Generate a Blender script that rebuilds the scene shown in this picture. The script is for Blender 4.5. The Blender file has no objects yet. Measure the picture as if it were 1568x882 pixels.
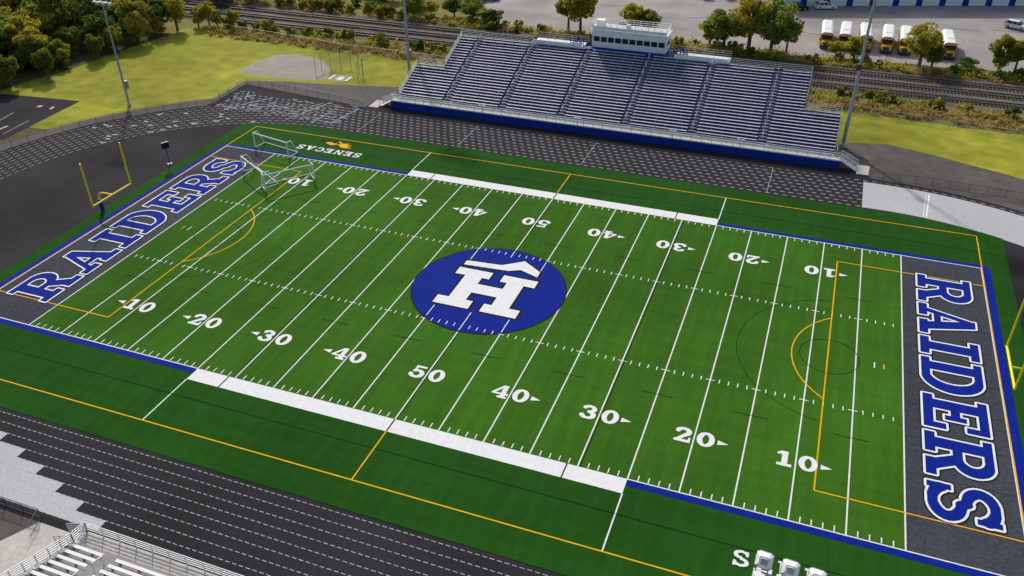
import bpy, math, random
import numpy as np
from mathutils import Vector, Matrix
random.seed(7); rng=np.random.default_rng(7)
sc=bpy.context.scene
sc.view_settings.view_transform='Standard'; sc.view_settings.look='None'; sc.view_settings.exposure=0
COL=bpy.context.collection
# ------------------------------------------------------------------ materials
MATS={}
def mat(name,c,rough=0.8,var=0.15,scale=1.0,metal=0.0,c2=None,bump=0.0,detail=4,stretch=None,spec=0.3,obj=False,big=0.0,bigscale=0.05,transl=0.0):
    if name in MATS: return MATS[name]
    if obj and metal==0: spec=min(spec,.06);rough=max(rough,.9)
    m=bpy.data.materials.new(name);m.use_nodes=True;nt=m.node_tree;N=nt.nodes;L=nt.links
    b=N['Principled BSDF'];b.inputs['Roughness'].default_value=rough;b.inputs['Metallic'].default_value=metal
    b.inputs['Specular IOR Level'].default_value=spec
    tc=N.new('ShaderNodeTexCoord');src=tc.outputs['Object']
    if obj:
        g=N.new('ShaderNodeNewGeometry');src=g.outputs['Position']
    if stretch:
        mp=N.new('ShaderNodeMapping');mp.inputs['Scale'].default_value=stretch;L.new(src,mp.inputs[0]);s2=mp.outputs[0]
    else: s2=src
    n=N.new('ShaderNodeTexNoise');n.inputs['Scale'].default_value=scale;n.inputs['Detail'].default_value=detail;L.new(s2,n.inputs['Vector'])
    ra=N.new('ShaderNodeMapRange');ra.inputs[1].default_value=0.3;ra.inputs[2].default_value=0.7;L.new(n.outputs[0],ra.inputs[0])
    mx=N.new('ShaderNodeMix');mx.data_type='RGBA';L.new(ra.outputs[0],mx.inputs[0])
    if c2 is None:
        lo=[x*(1-var) for x in c];hi=[min(1,x*(1+var)) for x in c]
    else: lo,hi=c,c2
    mx.inputs[6].default_value=(*lo,1);mx.inputs[7].default_value=(*hi,1)
    out=mx.outputs[2]
    if big:
        n2=N.new('ShaderNodeTexNoise');n2.inputs['Scale'].default_value=bigscale;n2.inputs['Detail'].default_value=3;L.new(src,n2.inputs['Vector'])
        r2=N.new('ShaderNodeMapRange');r2.inputs[1].default_value=0.3;r2.inputs[2].default_value=0.7;r2.inputs[3].default_value=1-big;r2.inputs[4].default_value=1+big;L.new(n2.outputs[0],r2.inputs[0])
        h=N.new('ShaderNodeVectorMath');h.operation='SCALE';L.new(out,h.inputs[0]);L.new(r2.outputs[0],h.inputs['Scale']);out=h.outputs[0]
    L.new(out,b.inputs['Base Color'])
    if bump:
        bp=N.new('ShaderNodeBump');bp.inputs['Strength'].default_value=bump;bp.inputs['Distance'].default_value=0.05;L.new(n.outputs[0],bp.inputs['Height']);L.new(bp.outputs[0],b.inputs['Normal'])
    MATS[name]=m;return m
def leafmat(name,c,c2,tr=.48):
    m=bpy.data.materials.new(name);m.use_nodes=True;nt=m.node_tree;N=nt.nodes;L=nt.links
    b=N['Principled BSDF'];b.inputs['Roughness'].default_value=0.75;b.inputs['Specular IOR Level'].default_value=0.15
    oi=N.new('ShaderNodeObjectInfo');g=N.new('ShaderNodeNewGeometry')
    n=N.new('ShaderNodeTexNoise');n.inputs['Scale'].default_value=0.45;n.inputs['Detail'].default_value=5;L.new(g.outputs['Position'],n.inputs['Vector'])
    r=N.new('ShaderNodeMapRange');r.inputs[1].default_value=.35;r.inputs[2].default_value=.65;r.inputs[3].default_value=-.25;r.inputs[4].default_value=.45;L.new(n.outputs[0],r.inputs[0])
    a=N.new('ShaderNodeMath');a.operation='ADD';L.new(r.outputs[0],a.inputs[0]);L.new(oi.outputs['Random'],a.inputs[1]);a.use_clamp=True
    mx=N.new('ShaderNodeMix');mx.data_type='RGBA';mx.inputs[6].default_value=(*c,1);mx.inputs[7].default_value=(*c2,1);L.new(a.outputs[0],mx.inputs[0])
    L.new(mx.outputs[2],b.inputs['Base Color'])
    t=N.new('ShaderNodeBsdfTranslucent');L.new(mx.outputs[2],t.inputs[0]);ms=N.new('ShaderNodeMixShader');ms.inputs[0].default_value=tr
    L.new(b.outputs[0],ms.inputs[1]);L.new(t.outputs[0],ms.inputs[2]);L.new(ms.outputs[0],N['Material Output'].inputs[0])
    MATS[name]=m;return m
def meshmat(name,c,alpha):
    m=bpy.data.materials.new(name);m.use_nodes=True;nt=m.node_tree;N=nt.nodes;L=nt.links
    b=N['Principled BSDF'];b.inputs['Base Color'].default_value=(*c,1);b.inputs['Roughness'].default_value=.5
    t=N.new('ShaderNodeBsdfTransparent');ms=N.new('ShaderNodeMixShader');ms.inputs[0].default_value=alpha
    L.new(t.outputs[0],ms.inputs[1]);L.new(b.outputs[0],ms.inputs[2]);L.new(ms.outputs[0],N['Material Output'].inputs[0]);return m
def turfmat(name,c,par=0.06):
    m=bpy.data.materials.new(name);m.use_nodes=True;nt=m.node_tree;N=nt.nodes;L=nt.links
    b=N['Principled BSDF'];b.inputs['Roughness'].default_value=0.95;b.inputs['Specular IOR Level'].default_value=0.04
    g=N.new('ShaderNodeNewGeometry');sp=N.new('ShaderNodeSeparateXYZ');L.new(g.outputs['Position'],sp.inputs[0])
    d=N.new('ShaderNodeMath');d.operation='DIVIDE';d.inputs[1].default_value=9.144;L.new(sp.outputs[0],d.inputs[0])
    f=N.new('ShaderNodeMath');f.operation='FRACT';L.new(d.outputs[0],f.inputs[0])
    s=N.new('ShaderNodeMath');s.operation='GREATER_THAN';s.inputs[1].default_value=.5;L.new(f.outputs[0],s.inputs[0])
    mp=N.new('ShaderNodeMapping');mp.inputs['Scale'].default_value=(1.2,.12,1);L.new(g.outputs['Position'],mp.inputs[0])
    n=N.new('ShaderNodeTexNoise');n.inputs['Scale'].default_value=1.0;n.inputs['Detail'].default_value=5;L.new(mp.outputs[0],n.inputs['Vector'])
    n2=N.new('ShaderNodeTexNoise');n2.inputs['Scale'].default_value=.035;n2.inputs['Detail'].default_value=3;L.new(g.outputs['Position'],n2.inputs['Vector'])
    n3=N.new('ShaderNodeTexNoise');n3.inputs['Scale'].default_value=9;n3.inputs['Detail'].default_value=2;L.new(g.outputs['Position'],n3.inputs['Vector'])
    mp4=N.new('ShaderNodeMapping');mp4.inputs['Scale'].default_value=(.05,.9,1);L.new(g.outputs['Position'],mp4.inputs[0])
    n4=N.new('ShaderNodeTexNoise');n4.inputs['Scale'].default_value=1.0;n4.inputs['Detail'].default_value=3;L.new(mp4.outputs[0],n4.inputs['Vector'])
    def lin(src,k,o):
        x=N.new('ShaderNodeMath');x.operation='MULTIPLY_ADD';x.inputs[1].default_value=k;x.inputs[2].default_value=o;L.new(src,x.inputs[0]);return x.outputs[0]
    def mul(a_,b_):
        x=N.new('ShaderNodeMath');x.operation='MULTIPLY';L.new(a_,x.inputs[0]);L.new(b_,x.inputs[1]);return x.outputs[0]
    v=mul(mul(lin(s.outputs[0],par,1-par/2),lin(n.outputs[0],.6,.70)),mul(lin(n2.outputs[0],.9,.55),lin(n3.outputs[0],.7,.65)))
    v=mul(v,lin(n4.outputs[0],.4,.8))
    h=N.new('ShaderNodeVectorMath');h.operation='SCALE';h.inputs[0].default_value=c;L.new(v,h.inputs['Scale'])
    L.new(h.outputs[0],b.inputs['Base Color']);MATS[name]=m;return m
M_turf=turfmat('turf',(0.040,0.122,0.010),.08); M_turf2=turfmat('turf_dark',(0.016,0.075,0.008),0.0)
M_ez=mat('endzone_turf',(0.052,0.056,0.068),var=.25,scale=3,obj=True,big=.15)
M_blue=mat('blue_turf',(0.004,0.018,0.23),var=.15,scale=2,obj=True)
M_white=mat('white_turf',(0.76,0.76,0.75),var=.06,scale=2,obj=True)
M_orange=mat('orange_line',(0.75,0.40,0.01),var=.1,spec=.05)
M_dline=mat('dark_line',(0.006,0.012,0.008),var=.1,spec=.05)
M_asph=mat('asphalt_dark',(0.027,0.026,0.028),var=.18,scale=5,obj=True,big=.35,bigscale=.08,rough=.8)
M_track=mat('track_surface',(0.030,0.028,0.031),var=.25,scale=6,obj=True,big=.2)
M_tline=mat('track_paint',(0.42,0.42,0.43),var=.2,spec=.05)
M_tgrey=mat('track_grey',(0.46,0.46,0.46),var=.1,scale=4,obj=True,big=.07)
M_path=mat('path',(0.12,0.11,0.105),var=.2,scale=2,obj=True,big=.2)
M_pathd=mat('path_dark',(0.085,0.076,0.07),c2=(.13,.115,.10),scale=.5,detail=8,obj=True,big=.2)
M_conc=mat('concrete',(0.50,0.48,0.43),var=.12,scale=2,obj=True,big=.08,bigscale=.4)
M_grass=mat('grass',(0.19,0.22,0.018),c2=(0.33,0.31,0.035),scale=.35,detail=8,obj=True,big=.3,bigscale=.06)
M_ground=mat('ground_mat',(0.05,0.065,0.02),c2=(0.11,0.10,0.04),scale=.25,detail=8,obj=True,big=.25)
M_weed=mat('weed_ground',(0.20,0.13,0.06),c2=(0.20,0.22,0.045),scale=.4,detail=8,obj=True,big=.2)
M_ballast=mat('ballast',(0.07,0.062,0.056),c2=(0.17,0.15,0.13),scale=.6,detail=10,obj=True,big=.25,stretch=(.15,1,1))
M_lot=mat('lot_asphalt',(0.27,0.25,0.23),c2=(0.37,0.35,0.325),scale=.15,detail=8,obj=True,big=.15)
M_dirt=mat('infield_dirt',(0.32,0.29,0.24),var=.12,scale=.6,obj=True,big=.1)
M_alu=mat('aluminium',(0.56,0.56,0.62),rough=.5,var=.08,scale=.7,spec=.3)
M_bench=mat('bench_alu',(0.52,0.52,0.62),rough=.5,var=.15,scale=.5,spec=.3)
M_deck=mat('deck_metal',(0.20,0.205,0.28),rough=.6,var=.18,scale=.5,spec=.2)
M_riser=mat('riser_blue',(0.05,0.055,0.13),rough=.6,var=.1,spec=.1)
M_fasc=mat('blue_fascia',(0.008,0.035,0.28),rough=.6,var=.15,scale=1,spec=.15)
M_wp=mat('white_paint',(0.76,0.76,0.75),rough=.5,var=.07,scale=1)
M_galv=mat('galvanised_steel',(0.38,0.39,0.41),rough=.5,metal=.1,var=.1)
M_dsteel=mat('dark_steel',(0.06,0.06,0.06),rough=.5,var=.1)
M_glass=mat('window_glass',(0.015,0.02,0.025),rough=.08,spec=.6,var=.1)
M_yel=mat('goal_yellow',(0.9,0.72,0.02),rough=.5,var=.03)
M_busy=mat('bus_yellow',(0.8,0.42,0.01),rough=.35,var=.05)
M_tyre=mat('tyre',(0.015,0.015,0.015),rough=.9)
M_bark=mat('bark',(0.11,0.085,0.06),rough=.9,var=.3,scale=4)
M_leaf=leafmat('leaves',(0.10,0.15,0.02),(0.46,0.40,0.045))
M_leafd=leafmat('leaves_green',(0.075,0.14,0.02),(0.23,0.29,0.045))
M_brown=leafmat('dry_brush',(0.30,0.15,0.06),(0.5,0.38,0.12))
M_mesh=meshmat('chain_link',(0.2,0.2,0.2),.16)
M_net=meshmat('net_mesh',(0.7,0.7,0.7),.06)
M_rail=mat('rail_steel',(0.10,0.07,0.055),rough=.5,metal=.4)
M_tie=mat('sleeper_wood',(0.05,0.042,0.037),rough=.9,var=.3)
M_redl=mat('lamp_lens',(0.3,0.02,0.01),rough=.3)
M_cyan=mat('cyan_paint',(0.2,0.42,0.5),var=.1)
# ------------------------------------------------------------------ builder
class MB:
    def __init__(s): s.v=[];s.f=[];s.m=[];s.mats=[];s.T=Matrix.Identity(4)
    def mi(s,m):
        if m not in s.mats: s.mats.append(m)
        return s.mats.index(m)
    def add(s,vs,fs,m):
        o=len(s.v);s.v+= [tuple(s.T@Vector(v)) for v in vs];i=s.mi(m)
        for f in fs: s.f.append([o+k for k in f]);s.m.append(i)
    def box(s,x0,x1,y0,y1,z0,z1,m):
        s.add([(x0,y0,z0),(x1,y0,z0),(x1,y1,z0),(x0,y1,z0),(x0,y0,z1),(x1,y0,z1),(x1,y1,z1),(x0,y1,z1)],
          [(3,2,1,0),(4,5,6,7),(0,1,5,4),(1,2,6,5),(2,3,7,6),(3,0,4,7)],m)
    def bar(s,a,b,w,h,m):
        a=Vector(a);b=Vector(b);d=(b-a).normalized();up=Vector((0,0,1)) if abs(d.z)<.95 else Vector((1,0,0))
        r=d.cross(up).normalized()*w/2;u=r.cross(d).normalized()*h/2
        vs=[a-r-u,a+r-u,a+r+u,a-r+u,b-r-u,b+r-u,b+r+u,b-r+u]
        s.add(vs,[(0,1,2,3),(7,6,5,4),(0,4,5,1),(1,5,6,2),(2,6,7,3),(3,7,4,0)],m)
    def cyl(s,a,b,r0,r1,m,n=8,cap=True):
        a=Vector(a);b=Vector(b);d=(b-a).normalized();up=Vector((0,0,1)) if abs(d.z)<.95 else Vector((1,0,0))
        r=d.cross(up).normalized();u=r.cross(d)
        vs=[];
        for k in range(n):
            t=2*math.pi*k/n;c=r*math.cos(t)+u*math.sin(t);vs.append(a+c*r0);vs.append(b+c*r1)
        fs=[(2*k,2*((k+1)%n),2*((k+1)%n)+1,2*k+1) for k in range(n)]
        if cap: fs+= [tuple(2*k for k in range(n))[::-1],tuple(2*k+1 for k in range(n))]
        s.add(vs,fs,m)
    def poly(s,pts,z,m): s.add([(x,y,z) for x,y in pts],[tuple(range(len(pts)))],m)
    def quad(s,a,b,c,d,m): s.add([a,b,c,d],[(0,1,2,3)],m)
    def prism(s,prof,y0,y1,m):
        n=len(prof);vs=[(x,y0,z) for x,z in prof]+[(x,y1,z) for x,z in prof]
        s.add(vs,[tuple(range(n)),tuple(range(2*n-1,n-1,-1))]+[(k,k+n,(k+1)%n+n,(k+1)%n) for k in range(n)],m)
    def line(s,x0,y0,x1,y1,w,z,m):
        dx,dy=x1-x0,y1-y0;l=math.hypot(dx,dy);nx,ny=-dy/l*w/2,dx/l*w/2
        s.poly([(x0-nx,y0-ny),(x1-nx,y1-ny),(x1+nx,y1+ny),(x0+nx,y0+ny)],z,m)
    def obj(s,name,loc=None,rz=0,parent=None,fix=True):
        me=bpy.data.meshes.new(name);me.from_pydata(s.v,[],s.f)
        for m in s.mats: me.materials.append(m)
        me.polygons.foreach_set('material_index',s.m);me.update()
        o=bpy.data.objects.new(name,me);COL.objects.link(o)
        if loc: o.location=loc
        o.rotation_euler[2]=rz
        if parent: o.parent=parent
        return o
def empty(name):
    e=bpy.data.objects.new(name,None);COL.objects.link(e);return e
def sheet(name,pts,z,m):
    b=MB();b.poly(pts,z,m);o=b.obj(name)
    return o
# ------------------------------------------------------------------ glyphs
def Rr(x0,y0,x1,y1): return ('p',[(x0,y0),(x1,y0),(x1,y1),(x0,y1)])
def P(*p): return ('p',list(p))
def arc(cx,cy,rx,ry,a0,a1,w0,w1=None,n=22):
    pts=[];ws=[]
    for k in range(n+1):
        t=math.radians(a0+(a1-a0)*k/n);pts.append((cx+rx*math.cos(t),cy+ry*math.sin(t)))
        c=abs(math.cos(t));ws.append((w0 if w1 is None else w1+(w0-w1)*c))
    return ('s',pts,ws)
G={
'I':(.55,[Rr(.15,0,.4,1),Rr(0,0,.55,.15),Rr(0,.85,.55,1)]),
'E':(.88,[Rr(.12,0,.36,1),Rr(0,0,.88,.15),Rr(0,.85,.86,1),Rr(.73,0,.88,.34),Rr(.72,.66,.86,1),Rr(.3,.43,.6,.57),Rr(.5,.33,.62,.67)]),
'R':(1.0,[Rr(.12,0,.36,1),Rr(0,0,.48,.15),Rr(0,.86,.6,1),arc(.55,.705,.24,.225,90,-90,.22,.14),Rr(.3,.41,.6,.55),P((.44,.48),(.68,.48),(.92,.08),(.66,.08)),Rr(.62,0,1.02,.15)]),
'A':(1.05,[P((.13,.08),(.27,.08),(.56,1),(.43,1)),P((.66,.08),(.93,.08),(.64,1),(.4,1)),Rr(.27,.27,.75,.39),Rr(0,0,.42,.15),Rr(.58,0,1.05,.15)]),
'D':(.98,[Rr(.12,0,.36,1),Rr(0,.86,.55,1),Rr(0,0,.55,.14),arc(.5,.5,.35,.43,90,-90,.25,.14)]),
'S':(.85,[arc(.42,.735,.29,.195,25,270,.2,.14),arc(.42,.27,.3,.2,90,-155,.2,.14),('s',[(.40,.545),(.45,.465)],[.17,.17]),Rr(.64,.67,.76,1.0),Rr(.06,0,.18,.34)]),
'N':(1.05,[Rr(.12,0,.28,1),Rr(.75,0,.91,1),P((.12,1),(.36,1),(.91,0),(.67,0)),Rr(0,0,.42,.13),Rr(0,.87,.3,1),Rr(.62,.87,1.05,1)]),
'C':(.92,[arc(.48,.5,.36,.42,42,318,.22,.14),Rr(.74,.62,.86,1)]),
'0':(.86,[arc(.43,.5,.29,.42,0,360,.27,.16,36)]),
'1':(.8,[Rr(.3,0,.57,1),Rr(.1,0,.76,.16),P((.3,1),(.08,.84),(.08,.72),(.3,.78))]),
'2':(.86,[arc(.42,.7,.27,.22,170,-35,.25,.16),('s',[(.6,.56),(.2,.12)],[.22,.16]),Rr(.05,0,.82,.17),Rr(.7,0,.82,.34)]),
'3':(.86,[arc(.4,.74,.25,.185,160,-90,.24,.15),arc(.4,.29,.29,.22,90,-160,.26,.15)]),
'4':(.92,[Rr(.5,0,.76,1),Rr(.38,0,.88,.14),P((.5,1),(.66,1),(.2,.34),(.02,.34)),Rr(.02,.24,.92,.38)]),
'5':(.86,[Rr(.17,.83,.78,1),Rr(.17,.5,.3,.95),arc(.4,.33,.3,.26,125,-160,.26,.15)]),
}
def sdf(prims,X,Y):
    D=np.full(X.shape,9.0)
    for p in prims:
        pts=p[1]
        if p[0]=='p':
            d=np.full(X.shape,9.0);ins=np.zeros(X.shape,bool);n=len(pts)
            for i in range(n):
                ax,ay=pts[i];bx,by=pts[(i+1)%n];ex,ey=bx-ax,by-ay;L2=ex*ex+ey*ey+1e-12
                t=np.clip(((X-ax)*ex+(Y-ay)*ey)/L2,0,1);d=np.minimum(d,np.hypot(X-ax-t*ex,Y-ay-t*ey))
                if ay!=by:
                    c=((ay>Y)!=(by>Y))&(X<(bx-ax)*(Y-ay)/(by-ay)+ax);ins^=c
            D=np.minimum(D,np.where(ins,-d,d))
        else:
            ws=p[2]
            for i in range(len(pts)-1):
                ax,ay=pts[i];bx,by=pts[i+1];ex,ey=bx-ax,by-ay;L2=ex*ex+ey*ey+1e-12
                t=np.clip(((X-ax)*ex+(Y-ay)*ey)/L2,0,1)
                D=np.minimum(D,np.hypot(X-ax-t*ex,Y-ay-t*ey)-(ws[i]*(1-t)+ws[i+1]*t)/2)
    return D
def raster(mb,prims,h,org,ang,z,m,off=0.0,res=.05,xs=1.0,w=1.1):
    pad=off+.1
    x=np.arange(-pad,w*h+pad,res/2);y=np.arange(-pad,h+pad+1e-6,res)
    X,Yy=np.meshgrid(x,y);D=sdf(prims,X/h,Yy/h)*h-off
    ca,sa=math.cos(ang),math.sin(ang)
    for j in range(len(y)):
        r=(D[j]<0).astype(int);e=np.diff(np.concatenate([[0],r,[0]]));st=np.where(e==1)[0];en=np.where(e==-1)[0]
        for a,b in zip(st,en):
            q=[(x[a],y[j]),(x[b-1]+res/2,y[j]),(x[b-1]+res/2,y[j]+res),(x[a],y[j]+res)]
            mb.poly([(org[0]+(u*xs)*ca-v*sa,org[1]+(u*xs)*sa+v*ca) for u,v in q],z,m)
def text(mb,s,h,center,ang,z,m,off=0,res=.05,gap=.1,xs=1.0):
    tot=sum(G[c][0] for c in s)*h*xs+gap*h*(len(s)-1);ca,sa=math.cos(ang),math.sin(ang)
    u=-tot/2
    for c in s:
        o=(center[0]+u*ca+h/2*sa,center[1]+u*sa-h/2*ca)
        raster(mb,G[c][1],h,o,ang,z,m,off,res,xs,w=G[c][0]);u+=G[c][0]*h*xs+gap*h
# ------------------------------------------------------------------ ground sheets
sheet('ground',[(-1500,-1500),(1500,-1500),(1500,1500),(-1500,1500)],0,M_ground)
CX=43.0
def stadium(r,n=40,cx=CX):
    p=[]
    for k in range(n+1):
        t=-math.pi/2+math.pi*k/n;p.append((cx+r*math.cos(t),r*math.sin(t)))
    for k in range(n+1):
        t=math.pi/2+math.pi*k/n;p.append((-cx+r*math.cos(t),r*math.sin(t)))
    return p
def wob(pts,a=.5,step=3):
    o=[]
    for (p,q) in zip(pts,pts[1:]+pts[:1]):
        L=math.hypot(q[0]-p[0],q[1]-p[1]);n=max(1,int(L/step)) if L<170 else max(1,int(L/4))
        for k in range(n): o.append((p[0]+(q[0]-p[0])*k/n+random.uniform(-a,a)*(k>0),p[1]+(q[1]-p[1])*k/n+random.uniform(-a,a)*(k>0)))
    return o
sheet('grass_field',wob([(-150,20),(-60,20),(-38,48),(-38,73),(-60,74),(-95,78),(-103,76),(-104,66),(-107,45),(-110,32),(-150,22)],.5),.012,M_grass)
sheet('grass_verge',wob([(37,50),(140,40),(140,66),(62,71),(36,72)],.4),.012,M_grass)
sheet('weed_strip',wob([(-120,71),(140,71),(140,81),(-120,83)],.6),.008,M_weed)
sheet('rail_ballast',wob([(-160,82),(-100,81.5),(160,80),(160,96),(-160,97)],.5),.016,M_ballast)
sheet('parking_lot',wob([(-42,101),(24,99.5),(70,104),(300,112),(300,400),(-90,400),(-56,124)],.6),.016,M_lot)
sheet('brush_ground',[(-300,97.5),(300,96.5),(300,103),(70,102),(24,98.5),(-43,100),(-60,124),(-140,124),(-300,124)],.010,M_weed)
b=MB();b.poly(stadium(50.3,cx=41),.02,M_path);b.obj('path')
sheet('path_apron',[(-70,40),(-70,51),(-62,53.5),(-54,54.5),(-46,56.5),(-38,58.5),(-36,46)],.024,M_path)
sheet('path_apron',wob([(36,44),(36,58),(44,60),(52,57.5),(63,53),(90,40),(60,30)],.25),.024,M_pathd)
b=MB();b.poly(stadium(46.0),.028,M_asph);
b.obj('asphalt_infield')
sheet('asphalt_chute',[(-69,36),(-69,49.6),(-42,46.6),(-20,46.4),(-20,44)],.031,M_track)
sheet('front_apron',[(-42,45),(42,45),(41,48.5),(-42,50)],.033,M_track)
sheet('asphalt_pad',[(-120,14),(-91.0,14.2),(-92,32.2),(-101,31.2),(-120,29)],.03,M_asph)
sheet('asphalt_yard',[(-80,-45.5),(-22,-45.5),(-22,-80),(-80,-80)],.022,M_pathd)
sheet('concrete_pad',[(-22,-45.4),(-15,-45.4),(-15,-62),(-26,-62),(-24.5,-50)],.026,M_conc)
sheet('infield_dirt_patch',wob([(-74.5,55),(-74.8,60),(-73.3,66.5),(-70,68),(-66,67.5),(-62,66),(-58,62),(-55.8,57),(-58,55.4),(-65,54.3)],.2),.02,M_dirt)
def ring(mb,r0,r1,z,m,n=48):
    for sx,a0 in ((1,-90),(-1,90)):
        for k in range(n):
            t0=math.radians(a0+180*k/n);t1=math.radians(a0+180*(k+1)/n)
            f=lambda r,t:(sx*CX+r*math.cos(t),r*math.sin(t))
            mb.poly([f(r0,t0),f(r1,t0),f(r1,t1),f(r0,t1)],z,m)
    mb.poly([(-CX,-r1),(CX,-r1),(CX,-r0),(-CX,-r0)],z,m);mb.poly([(-CX,r0),(CX,r0),(CX,r1),(-CX,r1)],z,m)
b=MB();ring(b,36.3,45.4,.037,M_track)
LW=1.07;R0=36.5
for k in range(8):
    r0=R0+LW*k;r1=r0+LW
    xe=-33.6+3.3*(k-2)
    b.poly([(-CX,-r1),(xe,-r1),(xe,-r0),(-CX,-r0)],.041,M_tgrey)
    n=30
    for q in range(n):
        t0=math.radians(180+ 90*q/n);t1=math.radians(180+90*(q+1)/n);f=lambda r,t:(-CX+r*math.cos(t),r*math.sin(t))
        b.poly([f(r0,t0),f(r1,t0),f(r1,t1),f(r0,t1)],.041,M_tgrey)
n=30;r0=36.3;r1=44.6
b.poly([(40.8,r0),(CX,r0),(CX,r1),(40.8,r1)],.041,M_tgrey)
for q in range(n):
    t0=math.radians(90-80*q/n);t1=math.radians(90-80*(q+1)/n);f=lambda r,t:(CX+r*math.cos(t),r*math.sin(t))
    b.poly([f(r0,t0),f(r0,t1),f(r1,t1),f(r1,t0)],.041,M_tgrey)
b.obj('running_track')
b=MB()
def dashes(x0,y0,x1,y1,d,g,w,z,ph=0,m=M_tline):
    L=math.hypot(x1-x0,y1-y0);s=-ph
    while s<L:
        a=max(0,s);e=min(L,s+d)
        if e>a: b.line(x0+(x1-x0)*a/L,y0+(y1-y0)*a/L,x0+(x1-x0)*e/L,y0+(y1-y0)*e/L,w,z,m)
        s+=d+g
for k in range(9):
    r=R0+LW*k
    dashes(-CX,-r,CX,-r,.42,.22,.065,.046,ph=k*.17)
    dashes(-67.5 if k>1 else -CX,r,CX,r,.62,.6,.14,.046,ph=k*.5)
    for sx,a0 in ((1,-90),(-1,90)):
        arcL=math.pi*r;s=0
        while s<arcL:
            t0=math.radians(a0)+s/r;t1=math.radians(a0)+min(arcL,s+.8)/r
            b.line(sx*CX+r*math.cos(t0),r*math.sin(t0),sx*CX+r*math.cos(t1),r*math.sin(t1),.1,.047,M_tline);s+=1.25
for x,y0,y1 in [(0.5,36.5,45),(-38,36.5,45),(28,36.5,45),(-20,36.5,45)]:
    b.line(x,y0,x,y1,.07,.050,M_tline)
for x,w in ((49.0,.22),(48.6,.1)):
    b.line(x,36.2,x+.6,43.5,w,.0515,M_white)
for x0,y0,x1,y1,w,m in [(-52,37,-48.8,47,.14,M_tline),(-50,46,-53.5,38,.12,M_tline),(-44,38,-42.6,45.5,.16,M_cyan),(-63,41,-60,45,.2,M_cyan),(-64.5,43,-66,46.5,.15,M_cyan),(-57,39,-55.5,44,.1,M_tline),(-61,38,-58.2,42,.1,M_tline),(-47,37,-46.4,46,.1,M_tline),(-66,38.5,-62,39.5,.15,M_cyan)]:
    b.line(x0,y0,x1,y1,w,.053,m)
for i in range(70):
    x=random.uniform(-68,-43);y=random.uniform(37.5,46.5);l=random.uniform(.5,1.4)
    b.line(x,y,x+l*.9,y+random.choice([0,0,.2,.5]),random.uniform(.12,.22),.056+i*.0004,random.choice([M_tline,M_tline,M_cyan]))
for i in range(26):
    t=math.radians(random.uniform(112,150));r=R0+LW*random.randrange(8)+.5;x,y=-CX+r*math.cos(t),r*math.sin(t)
    b.line(x,y,x+.9,y+random.uniform(-.2,.6),.35,.085+i*.0004,M_tline)
b.obj('track_lane_marking')
b=MB()
for x,y,w,h,a in [(-97,28.2,1.4,.8,.2),(-94.5,28.5,.9,1.3,.4),(-95,19,.8,3.5,-.1),(-99,24,.25,6,.2),(-93.5,22,.2,6,.1)]:
    b.line(x,y,x+h*math.sin(a),y-h*math.cos(a),w*.6,.036,M_tline)
b.obj('pad_marking')
# ------------------------------------------------------------------ turf field
def clipg(n=24):
    pts=[];r=36.0;cx=44;xm=58.0
    a=math.acos((xm-cx)/r)
    for k in range(n+1): t=a+(math.pi/2-a)*k/n;pts.append((cx+r*math.cos(t),r*math.sin(t)))
    up=pts
    return up+[(-x,y) for x,y in up[::-1]]+[(-x,-y) for x,y in up]+[(x,-y) for x,y in up[::-1]]
b=MB();b.poly(clipg(),.060,M_turf2);b.obj('turf_surround')
FX,FY,GX=54.86,24.38,45.72
sheet('turf_field',[(-GX,-FY),(GX,-FY),(GX,FY),(-GX,FY)],.066,M_turf)
b=MB()
b.poly([(-FX,-FY),(-GX,-FY),(-GX,FY),(-FX,FY)],.066,M_ez);b.poly([(GX,-FY),(FX,-FY),(FX,FY),(GX,FY)],.066,M_ez)
for s in (-1,1):
    for y in np.arange(-20,21,5.0): b.line(s*GX,y,s*FX,y,.05,.068,M_dline)
b.obj('end_zone_turf')
b=MB();z=.070;bw=.8;Q=22.86;ww=1.8
for s in (-1,1):
    y0,y1=(FY,FY+bw) if s>0 else (-FY-bw,-FY)
    b.poly([(-FX-bw,y0),(-Q,y0),(-Q,y1),(-FX-bw,y1)],z,M_blue);b.poly([(Q,y0),(FX+bw,y0),(FX+bw,y1),(Q,y1)],z,M_blue)
    y0,y1=(FY,FY+ww) if s>0 else (-FY-ww,-FY)
    b.poly([(-Q,y0),(Q,y0),(Q,y1),(-Q,y1)],z,M_white)
    x0,x1=(FX,FX+1.0) if s>0 else (-FX-1.0,-FX)
    b.poly([(x0,-FY),(x1,-FY),(x1,FY),(x0,FY)],z,M_blue)
    for x in (-Q,Q): b.line(x,s*(FY+ww),x,s*32.8,.13,z,M_white)
b.obj('sideline_border')
b=MB();z=.078;w=.13
for u in range(-50,51,5):
    x=u*.9144
    b.line(x,-FY,x,FY,w,z,M_white)
for s in (-1,1):
    b.line(s*FX,-FY,s*FX,FY,.18,z,M_white)
    b.line(-FX,s*FY,-Q,s*FY,.12,z+.001,M_white);b.line(Q,s*FY,FX,s*FY,.12,z+.001,M_white)
for u in range(-49,50):
    if u%5==0: continue
    x=u*.9144
    for s in (-1,1):
        b.line(x,s*8.13-.3,x,s*8.13+.3,.1,z,M_white)
        b.line(x,s*(FY-.1),x,s*(FY-.75),.1,z,M_white)
for u in range(-45,46,5):
    x=u*.9144
    for s in (-1,1):
        b.line(x-.45,s*8.13,x+.45,s*8.13,.1,z+.003,M_white)
for s in (-1,1): b.line(s*42.98,-.5,s*42.98,.5,.12,z,M_white)
b.obj('yard_line_marking')
b=MB();z=.084;w=.14
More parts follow.
